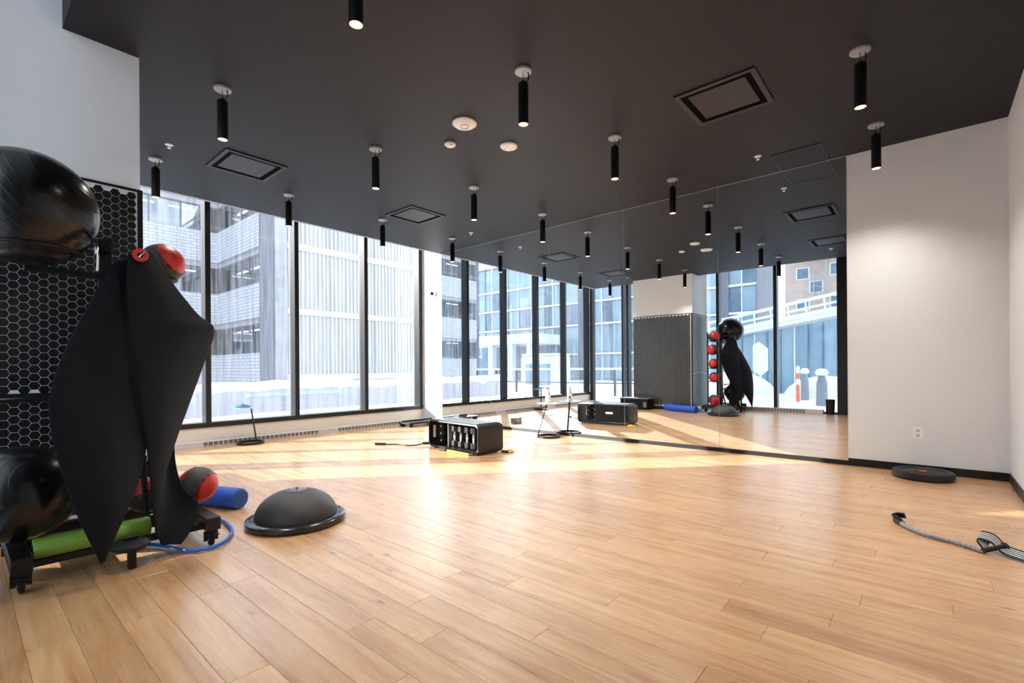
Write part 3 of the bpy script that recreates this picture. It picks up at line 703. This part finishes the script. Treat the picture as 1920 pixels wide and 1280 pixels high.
obj('core', MB().lathe([(0,-.001),(.025,-.001),(.025,.461),(0,.461)],20,(-.23,0,0),(1,0,0)), M['black'], t, True)
t = thing('balance_disc', 'round black disc lying on the low beam of the rack', 'disc', (.60,3.155,.10))
obj('disc', MB().lathe([(0,.0),(.065,.0),(.083,.012),(.085,.026),(.07,.042),(.03,.05),(0,.05)],44), M['black_rubber'], t, True)
obj('grip', MB().tube([(-.035,0,.042),(-.03,0,.06),(.03,0,.06),(.035,0,.042)],.008,8), M['black'], t, True)
obj('under_leg', MB().box(-.012,.02,-.02,.02,-.099,.0), M['black'], t)

# ------------------------------------------------------------------ hanging mats
def pt(px, py, Y):
    d = fw + rt*((px-960)/F_PX) + up*((CY-py)/F_PX); return Vector((0,0,CAM_H)) + d*(Y/d.y)
def sheet(rows, bow, ns=10, k=5):
    Ls = spline([pt(*r[0]) for r in rows], k); Rs = spline([pt(*r[1]) for r in rows], k); v = []; n = len(Ls)
    for i in range(n):
        for j in range(ns+1):
            s = j/ns; p = Ls[i].lerp(Rs[i], s); wdt = (Rs[i]-Ls[i]).length
            p = p + Vector((.15,-1,0))*bow*math.sin(PI*s)*min(1, wdt*4)*(.35+.65*math.sin(PI*i/(n-1))); v.append(p)
    return MB().add(v, [(i*(ns+1)+j, (i+1)*(ns+1)+j, (i+1)*(ns+1)+j+1, i*(ns+1)+j+1) for i in range(n-1) for j in range(ns)])
def hanging_mat(label, rows, bow, eyes):
    base = pt(*rows[-1][0])
    t = thing('exercise_mat', label, 'mat', base)
    mb = sheet(rows, bow); mb.v = [tuple(Vector(p)-base) for p in mb.v]
    o = obj('foam_sheet', mb, M['mat'], t, True, angle=70); s = o.modifiers.new('thickness','SOLIDIFY'); s.thickness = .011; s.offset = 0
    sb = o.modifiers.new('smooth','SUBSURF'); sb.levels = 1; sb.render_levels = 1
    for px, py, Y in eyes:
        p = pt(px, py, Y) - base; nv = Vector((-.25,-1,-.1))
        e = obj('eyelet', MB().lathe([(.014,-.006),(.034,-.006),(.036,0),(.034,.008),(.014,.008),(.012,0),(.014,-.006)],28,p,nv), M['red'], t, True)
        obj('eyelet_hole', MB().lathe([(0,.0085),(.013,.0085),(.013,.004)],20,p,nv), M['matte_black'], e)
        obj('hook_end', MB().tube([p+nv*.012+Vector((.02,0,.02)), p+nv*.018+Vector((.004,0,0)), p+nv*.012+Vector((-.004,0,-.012))],.004,6), M['steel'], e)
rowsL = [((212,492,3.34),(262,474,3.38)), ((178,548,3.22),(262,545,3.34)), ((125,645,3.10),(268,645,3.30)), ((92,735,3.02),(274,740,3.26)),
         ((93,800,2.99),(276,800,3.20)), ((113,880,2.97),(272,862,3.14)), ((143,965,2.96),(248,935,3.06)), ((172,1025,2.96),(217,1003,3.0)), ((189,1058,2.96),(195,1052,2.97))]
hanging_mat('black foam exercise mat hanging in a leaf-shaped curl down to a point near the floor', rowsL, .05, [])
rowsR = [((240,476,3.26),(284,468,3.36)), ((237,520,3.22),(322,528,3.40)), ((240,575,3.19),(372,590,3.44)), ((246,625,3.17),(403,618,3.45)), ((255,690,3.15),(380,690,3.42)),
         ((264,760,3.14),(354,760,3.36)), ((273,830,3.13),(330,825,3.28)), ((281,895,3.12),(309,890,3.19)), ((287,950,3.11),(299,945,3.14)), ((293,1010,3.10),(298,1008,3.11))]
hanging_mat('black exercise mat hung by a red eyelet, its corner flaring towards the windows', rowsR, .03, [(263,478,3.245)])
rowsC = [((262,700,3.30),(320,760,3.34)), ((285,790,3.26),(326,810,3.32)), ((297,860,3.22),(330,870,3.30)), ((299,915,3.18),(345,915,3.30)), ((296,965,3.16),(374,945,3.30)), ((295,1000,3.15),(360,990,3.22)), ((303,1022,3.15),(340,1020,3.17))]
hanging_mat('black exercise mat behind the eyelet mat, its lower end curling up beside the rack wheel', rowsC, -.05, [])

# ------------------------------------------------------------------ things seen only in the mirror
t = thing('long_storage_box', 'long black storage box against the tiled front of the pillar', 'box', (1.10,5.42,0))
obj('body', MB().box(-.17,.17,-.36,.36,.002,.25), M['matte_black'], t, bevel=.01)
obj('lid', MB().box(-.18,.18,-.37,.37,.25,.275), M.setdefault('grey_lid', plain('grey_lid', (.10,.10,.11), .4)), t, bevel=.006)
obj('end_label', MB().box(.171,.1725,-.33,-.25,.06,.18), M.setdefault('brown_label', plain('brown_label', (.30,.14,.09), .6)), t)
t = thing('waste_bin', 'small black cylindrical bin in front of the rear windows by the black post', 'bin', (-.045,1.56,0))
obj('body', MB().lathe([(0,.002),(.075,.002),(.085,.29),(.088,.30),(.082,.30),(.075,.02),(0,.02)],30), M['black'], t, True, angle=40)
obj('rim', MB().lathe([(.082,.296),(.091,.296),(.091,.31),(.082,.31),(.082,.296)],30), M['black'], t, True)
t = obj('massage_ball', MB().ball((0,0,.066),.065,24,14), M.setdefault('pale_green', plain('pale_green', (.30,.42,.28), .5)), smooth=True, angle=80); t.location = (1.05,3.92,.0)
tag(t, 'small pale green ball on the floor beside the rack', 'ball')

# ================================================================== OUTSIDE
def slab(name, x0,x1,y0,y1,z0,z1,mat,parent=None): return obj(name, MB().box(x0,x1,y0,y1,z0,z1), mat, parent)
mb = MB(); n = 46; random.seed(11)
XA, XB, YA, YB = -62, 48, -30, 62; v = []
for i in range(n+1):
    for j in range(n+1):
        x, y = XA+(XB-XA)*i/n, YA+(YB-YA)*j/n
        z = -.32 + .10*math.sin(x*.9+y*.3)*math.sin(y*.7) + random.uniform(-.04,.06)
        if -1.5 < x < 7.5 and -2 < y < 9: z = -.6
        v.append((x,y,z))
gr = obj('snow_ground', MB().add(v, [(i*(n+1)+j,(i+1)*(n+1)+j,(i+1)*(n+1)+j+1,i*(n+1)+j+1) for i in range(n) for j in range(n)]), M['snow'], smooth=True); gr['kind'] = 'structure'
# snow bank mounds
def mound(x, y, rx, ry, h, lab):
    o = obj('snow_mound', MB().lathe([(math.cos(PI/2*i/6), math.sin(PI/2*i/6)) for i in range(6)]+[(0,1)], 24), M['snow'], smooth=True)
    me = o.data
    for k in me.vertices: k.co.x *= rx*(1+.12*math.sin(k.co.y*9)); k.co.y *= ry; k.co.z = k.co.z*h
    o.location = (x, y, -.35); tag(o, lab, 'snow')
mound(-11.6, 6.9, 1.1, 1.9, 1.15, 'long snow bank behind the street sign')
mound(-11.8, 3.2, 1.1, 1.6, .95, 'snow bank behind the orange marker post')
# parapet with snow
t = thing('parapet_wall', 'low pale terrace wall capped with snow outside the left windows', 'wall', (8,12,-.6))
obj('wall_face', MB().box(-9.5,22,0,.3,0,1.13), M.setdefault('lavender', plain('lavender_wall', (.46,.45,.53), .7, var=.04)), t)
mb = MB(); random.seed(5)
pts = [(-9.6+.45*i, .15+random.uniform(-.04,.04), 1.19+random.uniform(-.03,.035)) for i in range(71)]
obj('snow_cap', MB().tube(pts, .15, 10, rf=lambda s: .15+.03*math.sin(s*190)), M['snow'], t, True)
for i in range(15): obj('panel_joint', MB().box(-9.0+2.1*i,-8.97+2.1*i,-.012,.0,0,1.08), M['concrete'], t)
obj('ice_strip', MB().box(-3.6,-1.2,-.02,-.001,.99,1.07), M.setdefault('ice', plain('pale_blue_ice', (.45,.62,.80), .3, var=.3, nscale=6)), t)
# snow ledge just outside the glass
mb = MB(); pts = [(-.3+.3*i, W1+.42+random.uniform(-.03,.03), .16+random.uniform(-.02,.04)) for i in range(24)]
o = obj('snow_drift', MB().tube(pts,.16,10), M['snow'], smooth=True); tag(o, 'drift of snow lying along the window ledge outside', 'snow')

# banded brick office building: face A (y=31.2), face B (x=10)
t = thing('office_building', 'pale brick office block with banded windows and lit ceiling strips across the yard', 'building', (0,31.2,-.6))
def wbox(name,x0,x1,y0,y1,z0,z1,mat,par=None): return obj(name, MB().box(x0,x1,y0-31.2,y1-31.2,z0+.6,z1+.6), mat, par or t)
for z0, z1 in ((-.6,1.87),(3.65,5.4),(7.2,8.95),(10.7,12.4)):
    wbox('brick_band', -19.2, 10, 31.2, 31.6, z0, z1, M['brick']); wbox('brick_band', 10, 10.4, 25.2, 31.6, z0, z1, M['brick'])
for z1 in (3.65, 7.2, 10.7):
    wbox('soffit_strip', -19.2, 10.1, 31.25, 31.6, z1-.28, z1, M['concrete']); wbox('soffit_strip', 10.1, 10.4, 25.2, 31.2, z1-.28, z1, M['concrete'])
wbox('interior', -19.2, 13.5, 33.6, 33.8, -.6, 12.4, M['office_dark']); wbox('interior', 12.4, 12.6, 25.4, 33.6, -.6, 12.4, M['office_dark'])
for zs in (1.87, 5.4, 8.95):
    wbox('floor_slab', -19.2, 12.5, 31.65, 33.7, zs-.5, zs-.1, M['office_dark']); wbox('floor_slab', 10.45, 12.4, 25.4, 31.6, zs-.5, zs-.1, M['office_dark'])
wbox('end_wall', -19.5, -19.2, 31.2, 34, -.6, 12.4, M['dark_clad'])
wbox('roof', -19.5, 12.7, 31.2, 34, 12.4, 12.6, M['concrete']); wbox('roof', 10, 12.7, 25.2, 31.2, 12.4, 12.6, M['concrete'])
for zs in (1.87, 5.4, 8.95):
    zt = zs + 1.78 - .28
    xs = [(9.75-1.45*i) for i in range(20)]
    for i, x in enumerate(xs):
        wn = wbox('window', x-.04, x+.04, 31.42, 31.5, zs, zt, M['dark_clad'])
        obj('pane', MB().box(x-1.41, x-.04, .25, .26, zs+.6, zt+.6), M['office_glass'], wn)
    for i in range(5):
        y = 31.1-1.45*i
        wn = wbox('window', 10.22, 10.3, y-.04, y+.04, zs, zt, M['dark_clad'])
        obj('pane', MB().box(10.25, 10.26, max(y-1.41,25.25)-31.2, y-.04-31.2, zs+.6, zt+.6), M['office_glass'], wn)
    for x in range(-18, 10, 2):
        wbox('ceiling_lamp', x, x+1.3, 32.4, 32.52, zt-.12, zt-.06, M['office_lamp'])
    for y in (26.2, 28.2, 30.2): wbox('ceiling_lamp', 11.2, 11.35, y, y+1.3, zt-.12, zt-.06, M['office_lamp'])
obj('corner_column', MB().box(10,10.62,25.0-31.2,25.25-31.2,0,13), M['dark_clad'], t)
obj('corner_column', MB().box(10.62,11.25,24.9-31.2,25.25-31.2,0,13), M['concrete'], t)
# corrugated building
t = thing('corrugated_building', 'pale ribbed metal clad building with plain horizontal bands', 'building', (20,25,-.6))
obj('wall', MB().box(-8.75,14,0,.35,0,13), M['corrugated'], t)
for z0, z1 in ((.45,.76),(3.9,4.2),(7.27,7.6),(10.7,11.0)): obj('band', MB().box(-8.75,14,-.12,0,z0+.6,z1+.6), M['band'], t)
rb = MB(); x = -8.7
while x < 13.9: rb.box(x, x+.10, -.07, 0, 0, 13); x += .235
o = obj('cladding_ribs', rb, M['corrugated'], t); o['kind'] = 'stuff'
for x in (-6.5,-3.6,-.4,3.0): obj('panel_seam', MB().box(x,x+.03,-.075,-.0,0,13), M['concrete'], t)
# blue glass tower: facade facing the room, x=-30
t = thing('glass_building', 'blue glass office building with white floor bands and dark piers', 'building', (-30,20,-.6))
obj('core', MB().box(-6,-.4,-9.6,22,0,13.6), M['dark_clad'], t)
random.seed(21)
y = -9.6; idx = 0; levels = [.2,2.9,5.9,8.2,10.5,13.4]
while y < 21.8:
    wdt = random.choice((1.1,1.5,1.9))
    for a, b in zip(levels, levels[1:]):
        obj('glass_panel', MB().box(-.4,-.3+random.uniform(-.04,.04), y+.05, min(y+wdt,21.9)-.05, a+.25, b-.05), M['bglass2'] if random.random() < .3 else M['bglass'], t)
    obj('fin', MB().box(-.4,-.2, y-.04, y+.05, 0, 13.6), M['frame_white'] if idx % 3 else M['dark_clad'], t)
    y += wdt; idx += 1
for z in levels[1:-1]: obj('floor_band', MB().box(-.4,-.12,-9.6,22,z,z+.20), M['frame_white'], t)
for yy in (-7.5,-3.2,1.5,6.5): obj('pier', MB().box(-.4,-.05,yy,yy+.8,0,13.6), M['dark_clad'], t)
obj('ground_glazing', MB().box(-.5,-.35,-9.6,22,0,2.9), M['bglass2'], t)
obj('sun_blocker', MB().box(-6,-.4,-9.6,11.7,13.6,21), M['dark_clad'], t)  # added above the visible facade, keeps low sun through the rear windows off the floor
# white canopy pavilion in front
t = thing('canopy_pavilion', 'white flat canopy on square pillars in front of the glass building', 'pavilion', (-25,33,-.6))
obj('canopy', MB().box(-3,2,-5.5,6,3.9,4.85), M['frame_white'], t)
for yy in (-5,-2.6,0,2.6,5.2): obj('pillar', MB().box(1.2,1.8,yy,yy+.6,0,3.9), M['frame_white'], t)
obj('back_glass', MB().box(-2.9,-2.7,-5.4,5.9,0,3.9), M['bglass2'], t)
t = thing('utility_cabin', 'white snow-topped cabin standing before the glass building', 'cabin', (-18,22.5,-.6))
obj('body', MB().box(-1,1,-1.7,1.7,0,2.5), M['frame_white'], t, bevel=.15)
for yy in (-1.2,.1): obj('door', MB().box(1,1.03,yy,yy+1.1,.3,1.9), M['bglass'], t)
obj('snow_cap', MB().box(-1,1,-1.65,1.65,2.5,2.7), M['snow'], t, bevel=.1)
# terrace railing
t = thing('terrace_railing', 'terrace railing with white top rail and dark posts outside the corner', 'railing', (-8,14,-.6))
obj('top_rail', MB().box(-.05,.05,-6,6,1.50,1.60), M['frame_white'], t)
for i in range(9): obj('post', MB().box(-.04,.04,-6+1.5*i-.04,-6+1.5*i+.04,0,1.5), M['frame'], t)
obj('mid_rail', MB().box(-.02,.02,-6,6,.85,.89), M['frame'], t)
# white ramp with railing
t = thing('ramp_bridge', 'white railed ramp rising past the glass building', 'bridge', (-14,5.5,-.6))
def rp(y, z): return Vector((0, y, z))
P0, P1 = rp(3.2, 2.95+.35), rp(-4.2, 4.05+.45)
for dz, hh in ((.62,.14),(.28,.10),(0,.20)): obj('rail', MB().bar(P0+Vector((0,0,dz)), P1+Vector((0,0,dz*1.15)), .1, hh), M['frame_white'], t)
for i in range(11):
    p = P0.lerp(P1, i/10); obj('baluster', MB().bar(p, p+Vector((0,.05,.68)), .07, .07), M['frame_white'], t)
obj('deck', MB().bar(P0+Vector((-1.0,0,-.2)), P1+Vector((-1.0,0,-.2)), 2.0, .22), M['frame_white'], t)
for f_ in (.12,.92):
    p = P0.lerp(P1, f_); obj('support', MB().box(-1.2,-.8,p.y-.15,p.y+.15,0,p.z-.3), M['concrete'], t)
obj('ramp_wall', MB().add([(-.9,3.2,0),(-.9,-4.2,0),(-.9,-4.2,4.1),(-.9,3.2,3.0),(-1.0,3.2,0),(-1.0,-4.2,0),(-1.0,-4.2,4.1),(-1.0,3.2,3.0)],[(0,1,2,3),(4,5,6,7),(0,1,5,4),(1,2,6,5),(2,3,7,6),(3,0,4,7)]), M['bglass'], t)
for i in range(12): obj('panel_joint', MB().box(-.9,-.86,3.0-.6*i,3.06-.6*i,0,3.0+.148*.6*i), M['frame_white'] if i%3==0 else M['bglass2'], t)
# tan building under construction
t = thing('tan_building', 'tan apartment building with square windows and yellow hoist behind the ramp', 'building', (-27,5.5,-.6))
obj('wall', MB().box(-2,0,-6,2.2,0,12), M['tan'], t)
for yy, zz in ((1.1,8.1),(-.9,8.2),(.3,7.1),(-2.0,7.2),(1.1,5.9),(-.9,6.0),(-3.3,8.2),(-3.3,6.2),(.3,5.0),(-2,5.0)):
    wn = obj('window', MB().box(0,.04,yy-.42,yy+.42,zz-.42,zz+.42), M['frame_white'], t); obj('pane', MB().box(.04,.05,yy-.34,yy+.34,zz-.36,zz+.36), M['bglass2'], wn)
mb = MB()
for s in (-.35,.35): mb.box(.3,.36,-.0+s,.06+s,2,9.6)
for i in range(16): mb.bar((.33,-.35,2+.48*i),(.33,.38,2.4+.48*i),.04,.04)
obj('hoist_mast', mb, M['concrete'], t)
obj('hoist_cage', MB().box(.3,.9,-1.3,1.5,9.2,9.35).box(.3,.9,-1.3,-1.15,9.2,10.6).box(.3,.9,1.35,1.5,9.2,10.6).box(.3,.9,-1.3,1.5,10.5,10.65), M.setdefault('hoist_yellow', plain('hoist_yellow', (.85,.60,.12), .5)), t)
obj('hoist_panel', MB().box(.2,.3,-1.2,1.4,9.3,10.6), M['frame_white'], t)
# street furniture
t = thing('marker_post', 'orange and white striped marker post standing in the snow', 'post', (-9,3.75,-.35))
for i in range(6): obj('stripe', MB().cyl((0,0,.22*i),(0,0,.22*i+.22),.065,16), M.setdefault('marker_orange', plain('marker_orange', (.75,.16,.08), .5)) if i not in (3,5) else M['white_plastic'], t, True)
obj('cap', MB().ball((0,0,1.32),.06,14,8), M['white_plastic'], t, True)
def bollard(loc, h, r, lab):
    t = thing('bollard', lab, 'bollard', loc)
    obj('body', MB().lathe([(0,0),(r,0),(r*.92,h*.75),(r*.7,h*.86),(r*.5,h),(0,h)],20), M.setdefault('bollard_grey', plain('bollard_grey', (.22,.24,.28), .5)), t, True)
    obj('snow_cap', MB().lathe([(0,h-.05),(r*.9,h-.04),(r*1.15,h+.05),(r*.8,h+.16),(0,h+.19)],18), M['snow'], t, True)
bollard((-6.5,2.62,-.4), 1.15, .17, 'grey bollard with a snow cap outside the rear windows')
bollard((-10.2,3.72,-.4), 1.15, .15, 'smaller snow-capped bollard beside the orange marker post')
t = thing('street_sign', 'white street sign on a thin post in the snow', 'sign', (-10,5.29,-.35))
obj('post', MB().cyl((0,0,0),(0,0,1.7),.03,10), M['white_plastic'], t, True)
obj('board', MB().add([(x_,y_,z_) for x_ in (.04,.06) for y_,z_ in ((-.3,1.2),(-.02,.95),(.28,1.2),(.28,2.25),(.05,2.4),(-.3,2.1))], [(0,1,2,3,4,5),(11,10,9,8,7,6)]+[(i,(i+1)%6,6+(i+1)%6,6+i) for i in range(6)]), M['white_plastic'], t)
